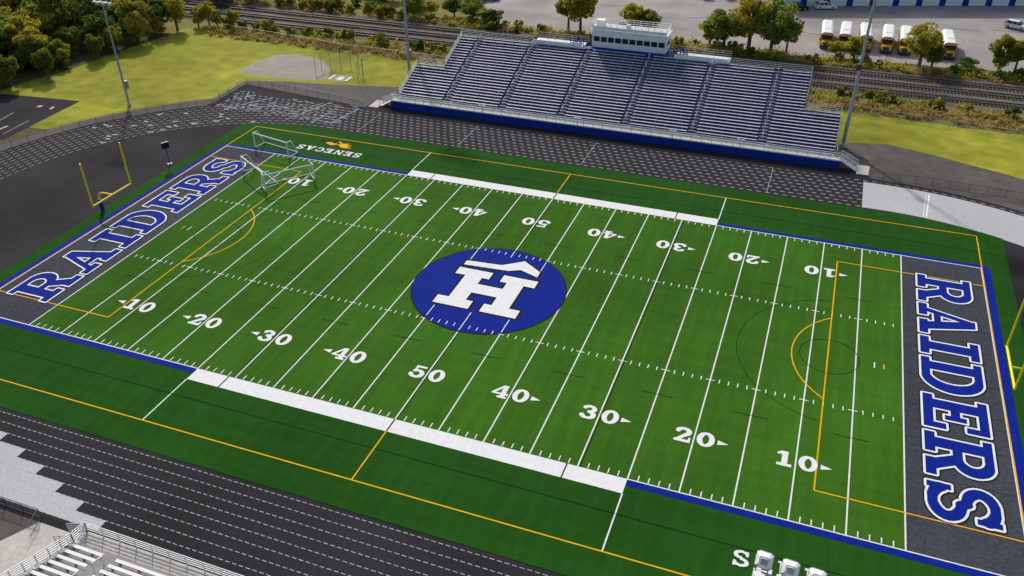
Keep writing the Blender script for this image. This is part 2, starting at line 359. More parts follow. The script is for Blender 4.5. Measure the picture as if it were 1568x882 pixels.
for s in (-1,1):
    b.line(-FX,s*32.8,FX,s*32.8,w,z,M_orange);b.line(s*(FX+.05),-32.8,s*(FX+.05),32.8,w,z+.001,M_orange)
    b.line(0,s*32.8,0,s*FY,w,z+.001,M_orange)
    xb=s*(FX-16.5);b.line(xb,-20.16,xb,20.16,w,z+.002,M_orange);b.line(s*43.9,-.4,s*43.9,.4,.14,z,M_orange)
    for y in (-20.16,20.16): b.line(xb,y,s*FX,y,w,z+.003,M_orange)
    for k in range(24):
        a0=math.radians(-53+106*k/24);a1=math.radians(-53+106*(k+1)/24);c=s*(FX-11)
        b.line(c-s*9.15*math.cos(a0),9.15*math.sin(a0),c-s*9.15*math.cos(a1),9.15*math.sin(a1),w,z+.004,M_orange)
    for k in range(40):
        a0=2*math.pi*k/40;a1=2*math.pi*(k+1)/40;c=s*38.5
        b.line(c+3*math.cos(a0),3*math.sin(a0),c+3*math.cos(a1),3*math.sin(a1),.07,z-.003,M_dline)
        a0=math.radians(-80+160*k/40);a1=math.radians(-80+160*(k+1)/40);c=s*40
        b.line(c-s*11*math.cos(a0),11*math.sin(a0),c-s*11*math.cos(a1),11*math.sin(a1),.05,z-.002,M_dline)
    for x in (-19,0,17.3): b.line(x,s*FY,x,s*(FY+ww),.12,z+.005,M_dline)
    b.line(-57.5,s*28.6,57.5,s*28.6,.06,z-.004,M_dline)
b.obj('soccer_line_marking')
b=MB()
for s in (-1,1):
    for u in range(-45,46,10): b.line(u*.9144-1.6,s*12.2,u*.9144+1.6,s*12.2,.06,.0885,M_dline)
    for x in (s*18.5,): b.line(x,-FY,x,FY,.07,.0887,M_dline)
b.line(.14,-FY,.14,-9.4,.06,.0887,M_dline);b.line(.14,9.4,.14,FY,.06,.0887,M_dline)
b.obj('lacrosse_line_marking')
b=MB()
H=1.95
for s in (-1,1):
    ang=0 if s<0 else math.pi
    for k in range(-4,5):
        n=50-abs(k)*10;x=k*9.144;y=s*17.07
        ca=math.cos(ang);
        for i,ch in enumerate(str(n)):
            cxx=x+ca*(-1.05 if i==0 else 1.05);gw=G[ch][0]*H
            o=(cxx-ca*gw/2,y-ca*H/2);raster(b,G[ch][1],H,o,ang,.092,M_white,0,.05,w=G[ch][0])
        if k!=0:
            d=1 if k>0 else -1
            x0=x+d*2.15;b.poly([(x0,y-.32),(x0+d*1.0,y),(x0,y+.32)][::d],.092,M_white)
b.obj('yard_number_marking')
b=MB()
for side in (-1,1):
    ang=math.pi/2 if side<0 else -math.pi/2
    c=(side*50.35,0.2 if side>0 else 0.0)
    for off,z,m in ((.33,.092,M_dline),(.21,.097,M_white),(.0,.102,M_blue)):
        text(b,'RAIDERS',5.75,c,ang,z,m,off,.06,gap=.12,xs=1.0)
b.obj('end_zone_lettering')
b=MB();n=96
b.poly([(9.25*math.cos(2*math.pi*k/n),9.25*math.sin(2*math.pi*k/n)) for k in range(n)],.092,M_dline)
b.poly([(9.1*math.cos(2*math.pi*k/n),9.1*math.sin(2*math.pi*k/n)) for k in range(n)],.096,M_blue)
Hh=[Rr(-3.75,-4.9,-1.6,3.2),Rr(1.6,-4.9,3.75,3.2),Rr(-5.1,-4.9,-.7,-3.3),Rr(.7,-4.9,5.1,-3.3),Rr(-5.1,1.7,-.7,3.2),Rr(.7,1.7,5.1,3.2),Rr(-2.2,-1.6,2.2,.3),
 P((-4.9,3.9),(-4.9,4.9),(-.4,5.3),(2.0,7.1),(4.6,5.3),(4.6,4.1),(2.2,5.0),(.8,4.3))]
def rl(prims,z,m,off):
    res=.06;x=np.arange(-6,6.5,res/2);y=np.arange(-6,8,res);X,Yy=np.meshgrid(x,y);D=sdf(prims,X,Yy)-off
    for j in range(len(y)):
        r=(D[j]<0).astype(int);e=np.diff(np.concatenate([[0],r,[0]]));
        for a,c in zip(np.where(e==1)[0],np.where(e==-1)[0]):
            b.poly([(x[a],y[j]),(x[c-1]+res/2,y[j]),(x[c-1]+res/2,y[j]+res),(x[a],y[j]+res)],z,m)
rl(Hh,.101,M_dline,.28);rl(Hh,.106,M_white,0.0)
for u in range(-9,10):
    x=u*.9144
    for s in (-1,1):
        if x*x+8.13**2<84 : b.line(x,s*8.13-.3,x,s*8.13+.3,.09,.110,M_white)
for x,y0,y1 in ((0,7.4,9),(0,-9,-5.4),(-4.572,-7.6,-5.4),(4.572,5.6,7.8),(-4.572,5.3,7.8),(4.572,-7.8,-5.3)): b.line(x,y0,x,y1,.1,.112,M_white)
b.obj('midfield_logo')
b=MB()
text(b,'SENECAS',1.5,(-38.3,28.1),math.pi,.092,M_white,0,.05,gap=.18)
text(b,'SENECAS',1.6,(39.0,-29.7),0,.092,M_white,0,.05,gap=.22)
bird=[(-2.6,.2),(-1.2,.9),(-.2,.35),(.9,1.2),(2.6,1.0),(1.5,.45),(2.3,.1),(1.2,-.1),(1.7,-.6),(.3,-.3),(-.4,-.9),(-.7,-.2),(-1.8,-.35)]
b.poly([(-38.0+x,31.0-y) for x,y in bird[::-1]],.092,M_orange)
b.poly([(-38.6+x*.35,31.2-y*.35) for x,y in bird[::-1]],.096,M_dline)
text(b,'NCS',.8,(-40.3,31.4),math.pi,.095,M_dline,0,.05,gap=.1)
b.obj('sideline_lettering')
# ------------------------------------------------------------------ grandstand
GS=MB()
NR=24;RUN=.7;RISE=.26;Y0=49.2;Z0=1.8
ais=[-27.6,-17.4,-7.0,3.8,14.6,25.4];AW=.65
def span(i): return (-36.5,36.2) if i<12 else (-31.2,30.6)
for i in range(NR):
    x0,x1=span(i);y=Y0+i*RUN;z=Z0+i*RISE
    GS.box(x0,x1,y,y+RUN-.003,z-.05,z,M_deck)
    GS.box(x0,x1,y-.012,y-.002,z-RISE,z-.052,M_riser)
    cuts=[x0]+[c for a in ais if x0<a<x1 for c in (a-AW,a+AW)]+[x1]
    for k in range(0,len(cuts),2):
        a,c=cuts[k]+.08,cuts[k+1]-.08
        GS.box(a,c,y+.30,y+.57,z+.40,z+.44,M_bench)
        GS.box(a,c,y+.02,y+.10,z+.003,z+.03,M_alu)
        GS.box(a,c,y+.56,y+.575,z+.1,z+.398,M_riser)
        xx=a+.3
        while xx<c: GS.box(xx,xx+.05,y+.32,y+.55,z+.002,z+.395,M_galv);xx+=1.83
    for a in ais:
        if x0<a<x1: GS.box(a-AW+.1,a+AW-.1,y+.002,y+RUN*.5,z+.003,z+RISE*.5,M_deck)
def rail(mb,pts,h,m,step=2.0,mid=2,r=.03):
    for (a,c) in zip(pts[:-1],pts[1:]):
        a=Vector(a);c=Vector(c);L=(c-a).length;n=max(1,round(L/step))
        for k in range(n+1):
            p=a.lerp(c,k/n);mb.bar(p,p+Vector((0,0,h)),r*2,r*2,m)
        for q in range(mid+1):
            zz=Vector((0,0,h*(1-q/(mid+1))));mb.bar(a+zz,c+zz,r*2,r*2,m)
for a in ais:
    for i in range(1,NR,3):
        y=Y0+i*RUN+.3;z=Z0+i*RISE
        if i>=12 and not(-31<a<30): continue
        for d in (0,1): GS.bar((a,y+d*.9,z+d*.33),(a,y+d*.9,z+d*.33+.95),.05,.05,M_wp)
        GS.bar((a,y,z+.95),(a,y+.9,z+.33+.95),.05,.05,M_wp)
GS.box(-37.5,37.2,47.9,49.18,1.38,1.48,M_conc)
GS.box(-37.5,37.2,47.84,47.895,.05,1.30,M_fasc)
GS.box(-37.5,37.2,47.86,47.895,1.30,1.49,M_wp)
rail(GS,[(-37.5,47.93,1.48),(37.2,47.93,1.48)],1.05,M_wp,1.6,2,.035)
GS.box(-36.5,36.2,49.12,49.18,1.49,1.79,M_wp)
for k in range(20):
    x=-37.3+k*3.72;GS.box(x,x+.07,47.80,47.838,.05,1.3,M_fasc)
for x in (-20.2,-3.5,12.0,22.5):
    GS.bar((x,47.75,1.4),(x,47.75,2.8),.14,.14,M_wp);GS.bar((x-.6,47.75,2.75),(x+.6,47.75,2.75),.1,.1,M_wp)
def z_at(y): return Z0+(y-Y0)/RUN*RISE
ye1=Y0+12*RUN;ye=Y0+NR*RUN
rail(GS,[(-36.5,49.2,1.9),(-36.5,ye1,z_at(ye1)),(-31.3,ye1,z_at(ye1)),(-31.3,ye,z_at(ye)),(-17.5,ye,z_at(ye))],1.15,M_galv,1.5,3,.03)
rail(GS,[(36.2,49.2,1.9),(36.2,ye1,z_at(ye1)),(30.7,ye1,z_at(ye1)),(30.7,ye,z_at(ye)),(17.2,ye,z_at(ye))],1.15,M_galv,1.5,3,.03)
for x,ya,yb in ((-36.6,49.2,ye1),(36.3,49.2,ye1),(-31.4,ye1,ye),(30.8,ye1,ye)):
    GS.quad((x,ya,z_at(ya)-.5),(x,yb,z_at(yb)-.5),(x,yb,z_at(yb)+.05),(x,ya,z_at(ya)+.05),M_fasc)
    yy=ya
    while yy<=yb+.1:
        GS.bar((x,yy,0),(x,yy,z_at(yy)-.3),.16,.16,M_galv)
        if yy+2.8<=yb+.1:
            GS.bar((x,yy,.1),(x,yy+2.8,z_at(yy+2.8)-.5),.08,.08,M_galv);GS.bar((x,yy,z_at(yy)-.5),(x,yy+2.8,.1),.08,.08,M_galv)
        yy+=2.8
for x in np.arange(-30,31,6.1):
    for y in (52,57,62,ye-.2): GS.bar((x,y,0),(x,y,z_at(y)-.35),.18,.18,M_galv)
for s in (-1,1):
    xs=s*37.2
    for k in range(8):
        xa=xs+s*k*.3;GS.box(min(xa,xa+s*.3),max(xa,xa+s*.3),47.95,49.3,1.3-k*.17-.05,1.35-k*.17,M_alu)
    rail(GS,[(xs,47.9,1.4),(xs+s*2.6,47.9,.1)],1.05,M_wp,.9,2,.03);rail(GS,[(xs,49.35,1.4),(xs+s*2.6,49.35,.1)],1.05,M_wp,.9,2,.03)
    GS.box(min(xs+s*2.5,xs+s*4.3),max(xs+s*2.5,xs+s*4.3),46.9,50.2,.04,.16,M_conc)
    rail(GS,[(xs-s*.7,49.4,1.5),(xs-s*.7,52.5,1.5)],1.05,M_wp,1,2,.03)
    GS.bar((xs,48,.1),(xs-s*2,48.0,1.3),.08,.08,M_wp)
zt=z_at(ye)+.0
for xa,xb in ((-17.5,-8.4),(8.0,17.2)):
    GS.box(xa,xb,ye+.02,ye+3.0,zt-.1,zt+.25,M_wp);GS.box(xa,xb,ye-.06,ye+.015,zt-.1,zt+.85,M_wp)
GS.box(-8.4,8.0,ye+.02,ye+1.2,zt-.3,zt+.2,M_fasc)
rail(GS,[(-17.5,ye+3.0,zt+.2),(-8,ye+3.0,zt+.2)],1.1,M_galv,1.5,2,.025);rail(GS,[(8,ye+3.0,zt+.2),(17.2,ye+3.0,zt+.2)],1.1,M_galv,1.5,2,.025)
for s in (-1,1):
    xa=-8.2 if s<0 else 7.8
    rail(GS,[(xa,ye+.2,zt+.2),(xa+s*2.4,ye+.2,zt+.2)],1.0,M_fasc,.6,2,.05)
    rail(GS,[(xa,ye+.2,zt+1.0),(xa+s*2.0,ye+1.8,zt+.2)],1.0,M_fasc,.6,2,.05)
GS.obj('grandstand')
PBm=MB();yb=ye+1.0;zb=zt+.25;x0,x1=-6.9,6.3;zh=3.0
PBm.box(x0-.0,x1,yb,yb+3.6,zb-.9,zb+.05,M_fasc)
PBm.box(x0,x1,yb+.0,yb+3.6,zb+.053,zb+1.0,M_wp)
PBm.box(x0,x1,yb+.12,yb+3.6,zb+1.003,zb+1.95,M_wp)
PBm.box(x0,x1,yb,yb+3.6,zb+1.953,zb+zh,M_wp)
nw=10;wd=(x1-x0-.4)/nw
for k in range(nw):
    xa=x0+.2+k*wd;PBm.box(xa+.12,xa+wd-.12,yb+.08,yb+.115,zb+1.06,zb+1.90,M_glass)
    PBm.box(xa-.06,xa+.06,yb+.0,yb+.118,zb+1.003,zb+1.95,M_wp)
PBm.box(x1-.06,x1,yb+.0,yb+.118,zb+1.003,zb+1.95,M_wp)
PBm.box(x0-.25,x1+.25,yb-.35,yb+3.8,zb+zh+.003,zb+zh+.18,M_wp)
for xx in (x0-.012,x1+.004): PBm.box(xx,xx+.008,yb+1.0,yb+2.6,zb+1.1,zb+1.9,M_glass)
rail(PBm,[(x0,yb-.2,zb+zh+.18),(x1,yb-.2,zb+zh+.18),(x1,yb+3.6,zb+zh+.18),(x0,yb+3.6,zb+zh+.18),(x0,yb-.2,zb+zh+.18)],1.05,M_wp,1.1,2,.035)
PBm.box(x0+.1,x1-.1,yb-.16,yb-.13,zb+zh+.2,zb+zh+.75,M_wp)
PBm.box(x0+.3,x0+1.7,yb+1.6,yb+2.8,zb+zh+.18,zb+zh+1.3,M_wp)
PBm.box(x0+5.5,x0+6.3,yb+1.9,yb+2.6,zb+zh+.18,zb+zh+.8,M_galv)
for x in (x0+.2,-2.5,2,x1-.2): PBm.bar((x,yb+3.4,0),(x,yb+3.4,zb-.9),.25,.25,M_galv);PBm.bar((x,yb+.9,0),(x,yb+.9,zb-.9),.25,.25,M_galv)
PBm.obj('press_box')
# ------------------------------------------------------------------ near bleachers
NB=MB();nx0,nx1=-16.8,16
NB.box(nx0,nx1,-47.4,-46.0,1.0,1.08,M_conc);NB.box(nx0,nx1,-46.0,-45.95,.05,1.0,M_fasc)
rail(NB,[(nx0,-46.0,1.08),(nx1,-46.0,1.08)],1.05,M_wp,1.6,3,.03)
M_nd=mat('near_deck',(.22,.22,.22),rough=.6,var=.2,scale=.6)
for i in range(12):
    y=-47.4-i*.75;z=1.25+i*.26
    NB.box(nx0,nx1,y-.747,y,z-.05,z,M_nd)
    NB.box(nx0,nx1,y+.002,y+.012,z-.26,z-.06,M_nd)
    for a,c in ((nx0+.1,-13.4),(-12.1,-3.8),(-2.5,8),(9.3,nx1)):
        NB.box(a,c,y-.6,y-.32,z+.38,z+.43,M_wp)
        xx=a+.3
        while xx<c: NB.box(xx,xx+.05,y-.56,y-.34,z+.002,z+.378,M_galv);xx+=1.83
for a in (-12.75,-3.15):
    for i in range(1,12,3):
        y=-47.7-i*.75;z=1.25+i*.26
        for d in (0,1): NB.bar((a,y-d*.9,z+d*.3),(a,y-d*.9,z+d*.3+.95),.05,.05,M_wp)
        NB.bar((a,y,z+.95),(a,y-.9,z+1.25),.05,.05,M_wp)
rail(NB,[(nx0,-46.0,1.08),(nx0,-47.4,1.25),(nx0,-56,4.2)],1.1,M_wp,1.1,4,.03)
for y in (-47.5,-50.3,-53.1,-56): NB.bar((nx0,y,0),(nx0,y,1.2+(-47.4-y)*.347),.14,.14,M_galv)
for k in range(7): NB.box(nx0-.3-k*.3,nx0-k*.3,-47.35,-46.1,.9-k*.14-.05,.95-k*.14,M_alu)
rail(NB,[(nx0,-46.05,1.0),(nx0-2.2,-46.05,.1)],1.05,M_galv,.7,3,.03);rail(NB,[(nx0,-47.4,1.0),(nx0-2.2,-47.4,.1)],1.05,M_galv,.7,3,.03)
NB.obj('bleachers')
# ------------------------------------------------------------------ fences
def fence(name,pts,h=1.2,step=2.5,m=None,col=M_galv):
    fb=MB()
    for (a,c) in zip(pts[:-1],pts[1:]):
        L=math.hypot(c[0]-a[0],c[1]-a[1]);n=max(1,round(L/step))
        for k in range(n):
            x=a[0]+(c[0]-a[0])*k/n;y=a[1]+(c[1]-a[1])*k/n
            fb.cyl((x,y,0),(x,y,h),.035,.035,col,6)
        fb.bar((*a,h),(*c,h),.05,.05,col);fb.bar((*a,.1),(*c,.1),.03,.03,col)
        fb.quad((*a,.1),(*c,.1),(*c,h),(*a,h),M_mesh)
    return fb.obj(name)
arcp=[]
for k in range(25):
    t=math.radians(205-(205-125)*k/24);arcp.append((-41+47.6*math.cos(t),47.6*math.sin(t)))
fence('chain_link_fence',arcp+[(-68.8,41.5),(-68.9,50)],1.2,2.6,col=M_dsteel)
fence('chain_link_fence',[(-68.9,50),(-60,49.2),(-50,48),(-42,46.7)],1.2,2.6,col=M_dsteel)
fence('chain_link_fence',[(41.3,46.2),(50,46.6),(61.8,45.8),(72,40.5),(82,28)],1.2,2.4,col=M_dsteel)
fence('chain_link_fence',[(36,72.5),(62,69.5),(75,67.5),(120,63)],1.3,3)
fence('chain_link_fence',[(-38,72.5),(-62,73),(-94,77)],1.5,3)
fence('chain_link_fence',[(-60,-45.6),(-22.5,-45.6),(-21.8,-47.5)],1.1,2.0,col=M_dsteel)
fence('chain_link_fence',[(-26,-50.5),(-25.2,-54)],1.1,1.2,col=M_dsteel)
bs=MB();c0=(-53.4,59.0)
pp=[]
for k in range(9):
    t=math.radians(190-200*k/8);pp.append((c0[0]+4.6*math.cos(t),c0[1]-1.5+4.6*math.sin(t)))
for a,c in zip(pp[:-1],pp[1:]):
    bs.cyl((*a,0),(*a,4.2),.035,.035,M_dsteel,6)
    for h in (.1,4.2): bs.bar((*a,h),(*c,h),.04,.04,M_dsteel)
    bs.quad((*a,.1),(*c,.1),(*c,4.2),(*a,4.2),M_net)
bs.cyl((*pp[-1],0),(*pp[-1],4.2),.035,.035,M_dsteel,6)
bs.obj('baseball_backstop')
b=MB();n=20
b.poly([(-53.6+2.0*math.cos(2*math.pi*k/n),58.2+2.0*math.sin(2*math.pi*k/n)) for k in range(n)],.028,M_dirt)
b.poly([(-54.2,57.4),(-53.0,57.4),(-53.0,58.8),(-53.6,59.4),(-54.2,58.8)],.034,M_white)
for x in (-55.6,-52.0): b.line(x,57.2,x,59.6,.5,.034,M_white)
b.obj('home_plate')
# ------------------------------------------------------------------ goals, clock
def goalpost(side):
    g=MB();xc=side*FX;xb=side*(FX+2.6);r=.13
    g.cyl((xb,0,0),(xb,0,1.9),.28,.28,M_fasc,12)
    g.cyl((xb,0,1.9),(xb,0,2.2),r,r,M_yel,10)
    pts=[(xb,0,2.2)]
    for k in range(1,7):
        t=math.pi/2*k/6;pts.append((xb-side*1.0*(1-math.cos(t)),0,2.1+.95*math.sin(t)))
    pts.append((xc,0,3.05))
    for a,c in zip(pts[:-1],pts[1:]): g.cyl(a,c,r,r,M_yel,10)
    g.cyl((xc,-3.56,3.05),(xc,3.56,3.05),r,r,M_yel,10)
    for y in (-3.56,3.56): g.cyl((xc,y,3.0),(xc,y,9.2),r*.85,r*.85,M_yel,10)
    g.obj('football_goal_post')
goalpost(-1);goalpost(1)
def soccer(loc,rz):
    g=MB();W2=3.66;h=2.44;r=.11
    for x in (-W2,W2):
        g.cyl((x,0,0),(x,0,h),r,r,M_wp,8);g.cyl((x,0,0),(x,2.1,0.05),r*.7,r*.7,M_wp,8);g.cyl((x,0,h),(x,.9,h),r*.7,r*.7,M_wp,8);g.cyl((x,.9,h),(x,2.1,.05),r*.7,r*.7,M_wp,8)
    g.cyl((-W2,0,h),(W2,0,h),r,r,M_wp,8);g.cyl((-W2,2.1,.05),(W2,2.1,.05),r*.7,r*.7,M_wp,8)
    g.quad((-W2,.9,h),(W2,.9,h),(W2,2.1,.05),(-W2,2.1,.05),M_net)
    for x in (-W2,W2): g.quad((x,0,.02),(x,2.1,.05),(x,.9,h),(x,0,h),M_net)
    g.obj('soccer_goal',(*loc,.1),rz)
soccer((-37.3,15.6),math.atan2(5.8,4.8));soccer((-43.4,15.4),math.atan2(-4.1,6.9));soccer((-46.5,24.6),math.atan2(-1.4,6.5))
g=MB();g.cyl((0,0,0),(0,0,2.6),.07,.07,M_dsteel,8);g.box(-.15,.15,-.55,.55,2.6,3.6,M_dsteel);g.box(.151,.16,-.45,.45,2.7,3.5,M_tyre);g.box(-.35,.35,-.35,.35,0,.12,M_conc)
g.obj('play_clock',(-58.9,15.7,.06),-.5)
# ------------------------------------------------------------------ light poles
def lamp(mb,x,y,z,face,s=1.0):
    d=Vector((0,face*.75,-.66)).normalized();p=Vector((x,y,z));u=Vector((1,0,0));v=d.cross(u)
    def fr(c0,h0,c1,h1,m):
        vs=[];
        for c,h in ((c0,h0),(c1,h1)):
            for i,j in ((-1,-1),(-.6,-1.25),(.6,-1.25),(1,-1),(1,1),(.6,1.2),(-.6,1.2),(-1,1)): vs.append(p+d*c*s+u*i*h*s+v*j*h*s*.8)
        n=8;mb.add(vs,[tuple(range(n))[::-1],tuple(range(n,2*n))]+[(k,(k+1)%n,(k+1)%n+n,k+n) for k in range(n)],m)
    fr(-.45,.13,-.25,.16,M_galv);fr(-.25,.2,.12,.36,M_wp);fr(.12,.38,.2,.38,M_galv);fr(.2,.33,.21,.33,M_glass)
    mb.box(x-.2,x+.2,y-face*.8-.15,y-face*.8+.15,z-.5,z-.05,M_wp)
    mb.bar((x-.25,y,z),(x-.25,y-face*.35,z-.42),.05,.05,M_galv);mb.bar((x+.25,y,z),(x+.25,y-face*.35,z-.42),.05,.05,M_galv)
def pole(name,x,y,h,face,rows=((6,2.9),(6,2.9),(4,2.0)),r=.3,speaker=False,rot=0,s=1.0):
    g=MB();g.cyl((0,0,0),(0,0,.6),r*1.5,r*1.5,M_conc,12);g.cyl((0,0,.6),(0,0,h),r,r*.45,M_galv,12)
    z=h-.3
    for n,hw in rows:
        g.bar((-hw,0,z-.45),(hw,0,z-.45),.14,.14,M_galv)
        for k in range(n): lamp(g,-hw+2*hw*k/(n-1),face*.35,z,face,s)
        z-=1.3
    g.box(-.3,.3,-face*.55-.2,-face*.55+.2,3,4.4,M_galv)
    if speaker: g.box(-.55,.2,-.9,-.3,12.6,13.5,M_dsteel)
    g.obj(name,(x,y,0),rot)
pole('light_pole',37.4,56.6,29,-1,speaker=True)
pole('light_pole',-42.5,65.3,30,-1)
pole('light_pole',-82,33.4,18.3,-1,rows=((3,1.2),),r=.22)
pole('light_pole',36.1,-52,25.6,1,rows=((5,2.2),(5,2.2),(4,1.7)),rot=-.08,s=1.0)
rw=MB()
for y in (84.2,88.8,93.2):
    for o in (-.72,.72): rw.box(-160,160,y+o-.05,y+o+.05,.2,.36,M_rail)
    x=-160
    while x<150: rw.box(x,x+.24,y-1.25,y+1.25,.05,.19,M_tie);x+=.62
rw.obj('railway_track')
bd=MB();Lb=120;a=math.atan2(18.7,54.5)
bd.box(0,Lb,0,22,0,7,M_fasc)
for k in range(22):
    x=1.6+k*5.4
    bd.box(x,x+3.9,-.06,-.003,.05,4.2,M_wp)
    for q in range(1,5): bd.box(x,x+3.9,-.075,-.062,.05+q*.83,.05+q*.83+.05,M_galv)
    bd.box(x+.5,x+3.4,-.075,-.062,2.75,3.1,M_glass)
    bd.box(x-.25,x-.05,-.12,-.003,0,4.5,M_fasc)
bd.box(-.3,Lb+.3,-.4,22.4,7.003,7.4,M_wp)
bd.obj('garage_building',(19,136.5,0),a)
b=MB()
for k in range(16): b.line(27+k*3.6,118.5,27+k*3.6,124,.12,.024,M_tline)
for k in range(20):
    x=random.uniform(-30,70);y=random.uniform(108,132);b.line(x,y,x+random.uniform(4,14),y+random.uniform(-3,3),random.uniform(.08,.2),.028+k*.0005,M_pathd)
b.obj('parking_marking')
# ------------------------------------------------------------------ vehicles
def wheel(g,x,y,r=.5,w=.3):
    s=1 if x>0 else -1
    g.cyl((x-s*w,y,r),(x,y,r),r,r,M_tyre,16);g.cyl((x,y,r),(x+s*.02,y,r),r*.55,r*.5,M_galv,12)
def bus(loc,rz):
    g=MB()
    g.prism([(-1.2,.55),(1.2,.55),(1.24,1.2),(1.2,2.5),(-1.2,2.5),(-1.24,1.2)],1.7,11,M_busy)
    g.prism([(-1.2,2.503),(1.2,2.503),(1.05,2.85),(.7,3.05),(-.7,3.05),(-1.05,2.85)],1.65,11.0,M_wp)
    hv=[(-.95,.55),(.95,.55),(1.0,1.1),(.85,1.55),(-.85,1.55),(-1.0,1.1)]
    g.prism(hv,.1,1.7,M_busy)
    g.box(-.55,.55,.04,.098,.8,1.4,M_dsteel);g.box(-1.15,1.15,-.12,.03,.42,.72,M_dsteel)
    for s in (-1,1): g.box(s*.78-.14,s*.78+.14,.05,.098,.9,1.2,M_wp);g.box(s*1.0-.15,s*1.0+.15,1.60,1.645,2.6,2.8,M_redl)
    g.box(-1.05,1.05,1.64,1.697,1.62,2.42,M_glass)
    g.box(-.6,.6,1.58,1.647,2.58,2.85,M_busy)
    for s in (-1,1):
        for k in range(10):
            y=2.5+k*.84;x=s*1.235;g.box(min(x,x+s*.012),max(x,x+s*.012),y,y+.68,1.62,2.3,M_glass)
        for zz in (1.05,1.45): x=s*1.245;g.box(min(x,x+s*.02),max(x,x+s*.02),1.8,10.9,zz,zz+.06,M_dsteel)
        wheel(g,s*1.15,.95);wheel(g,s*1.15,8.0)
        g.bar((s*1.0,.5,1.5),(s*1.35,.2,2.0),.05,.05,M_dsteel);g.box(s*1.35-.1,s*1.35+.1,.15,.2,1.8,2.2,M_dsteel)
    g.box(-.6,.6,4.5,5.2,3.053,3.12,M_wp)
    g.obj('school_bus',loc,rz)
for x,y in ((31.8,106.2),(35.2,106.4),(39.4,106.8),(43.3,107),(46.8,107.1),(51.5,106.8),(55.0,107)): bus((x,y,.02),random.uniform(-.04,.04))
bus((2.5,137,.02),.6);bus((7.5,139,.02),.6);bus((13,141,.02),.6)
def car(loc,rz,paint,suv=True,name='parked_car'):
    g=MB();w=.93
    body=[(-2.35,.35),(2.35,.35),(2.4,.75),(2.25,.98),(1.2,1.08),(-2.3,1.1),(-2.4,.8)]
    cab=[(1.15,1.085),(.45,1.62),(-1.9 if suv else -1.1,1.64),(-2.25 if suv else -1.7,1.1)]
    def pr(prof,y0,y1,m,ins=0):
        n=len(prof);vs=[(x,y0+(ins if z>1.3 else 0),z) for x,z in prof]+[(x,y1-(ins if z>1.3 else 0),z) for x,z in prof]
        g.add(vs,[tuple(range(n)),tuple(range(2*n-1,n-1,-1))]+[(k,k+n,(k+1)%n+n,(k+1)%n) for k in range(n)],m)
    pr(body,-w,w,paint);pr(cab,-w+.04,w-.04,M_glass,.16)
    g.box(-1.85 if suv else -1.1,.42,-w+.2,w-.2,1.643,1.69,paint)
    for x in (.35,-.7,-1.8): 
        for s in (-1,1): g.bar((x,s*(w-.02),1.1),(x-.08,s*(w-.18),1.64),.08,.05,paint)
    for x in (1.45,-1.45):
        for s in (-1,1):
            g.cyl((x,s*(w-.22),.36),(x,s*(w+.01),.36),.36,.36,M_tyre,16);g.cyl((x,s*(w+.01),.36),(x,s*(w+.03),.36),.22,.2,M_galv,12)
    g.box(2.36,2.42,-.8,-.5,.72,.86,M_wp);g.box(2.36,2.42,.5,.8,.72,.86,M_wp);g.box(-2.43,-2.37,-.85,-.6,.8,1.0,M_redl);g.box(-2.43,-2.37,.6,.85,.8,1.0,M_redl)
    g.obj(name,loc,rz)
P_w=mat('paint_white',(.75,.75,.75),rough=.25,var=.02);P_b=mat('paint_blue',(.03,.06,.16),rough=.25,var=.02);P_g=mat('paint_grey',(.2,.2,.21),rough=.25,var=.02);P_k=mat('paint_black',(.02,.02,.02),rough=.2)
car((69.8,134.5,.02),-.5,P_w);car((-50,117,.02),.3,P_b);car((-47.5,119.5,.02),.3,P_w,False);car((-66,119,.02),.2,P_w,False);car((24,134.5,.02),.35,P_k,False);car((33,147.5,.02),.35,P_g)
car((-71,117,.02),.9,P_g);car((30,137.5,.02),.35,P_w)
# ------------------------------------------------------------------ vegetation
def leaf_quads(C,size):
    n=len(C);a=rng.normal(size=(n,3));a/=np.linalg.norm(a,axis=1)[:,None]
    t=rng.normal(size=(n,3));u=np.cross(a,t);u/=np.linalg.norm(u,axis=1)[:,None];v=np.cross(a,u)
    s=(size*rng.uniform(.6,1.3,n))[:,None]
    V=np.empty((n,4,3));V[:,0]=C-u*s-v*s*.6;V[:,1]=C+u*s*.9-v*s*.5;V[:,2]=C+u*s+v*s*.6;V[:,3]=C-u*s*.8+v*s*.7
    return V.reshape(-1,3)
def quad_mesh(name,V,m,extra=None):
    n=len(V)//4
    me=bpy.data.meshes.new(name)
    ev,ef=([],[]) if extra is None else (extra.v,extra.f)
    nv=len(V)+len(ev)
    me.vertices.add(nv);co=np.concatenate([V.ravel(),np.array(ev).ravel()]) if ev else V.ravel()
    me.vertices.foreach_set('co',co.astype(np.float32))
    li=np.arange(n*4);ls=np.arange(n)*4;lt=np.full(n,4)
    if ef:
        e=np.concatenate([np.array(f) for f in ef])+len(V);le=np.array([len(f) for f in ef])
        ls=np.concatenate([ls,n*4+np.concatenate([[0],np.cumsum(le)[:-1]])]);lt=np.concatenate([lt,le]);li=np.concatenate([li,e])
    me.loops.add(len(li));me.loops.foreach_set('vertex_index',li.astype(np.int32))
    me.polygons.add(len(ls));me.polygons.foreach_set('loop_start',ls.astype(np.int32));me.polygons.foreach_set('loop_total',lt.astype(np.int32))
    me.materials.append(m);me.materials.append(M_bark)
    mi=np.zeros(len(ls),np.int32);mi[n:]=1;me.polygons.foreach_set('material_index',mi);me.update();me.validate()
    return me
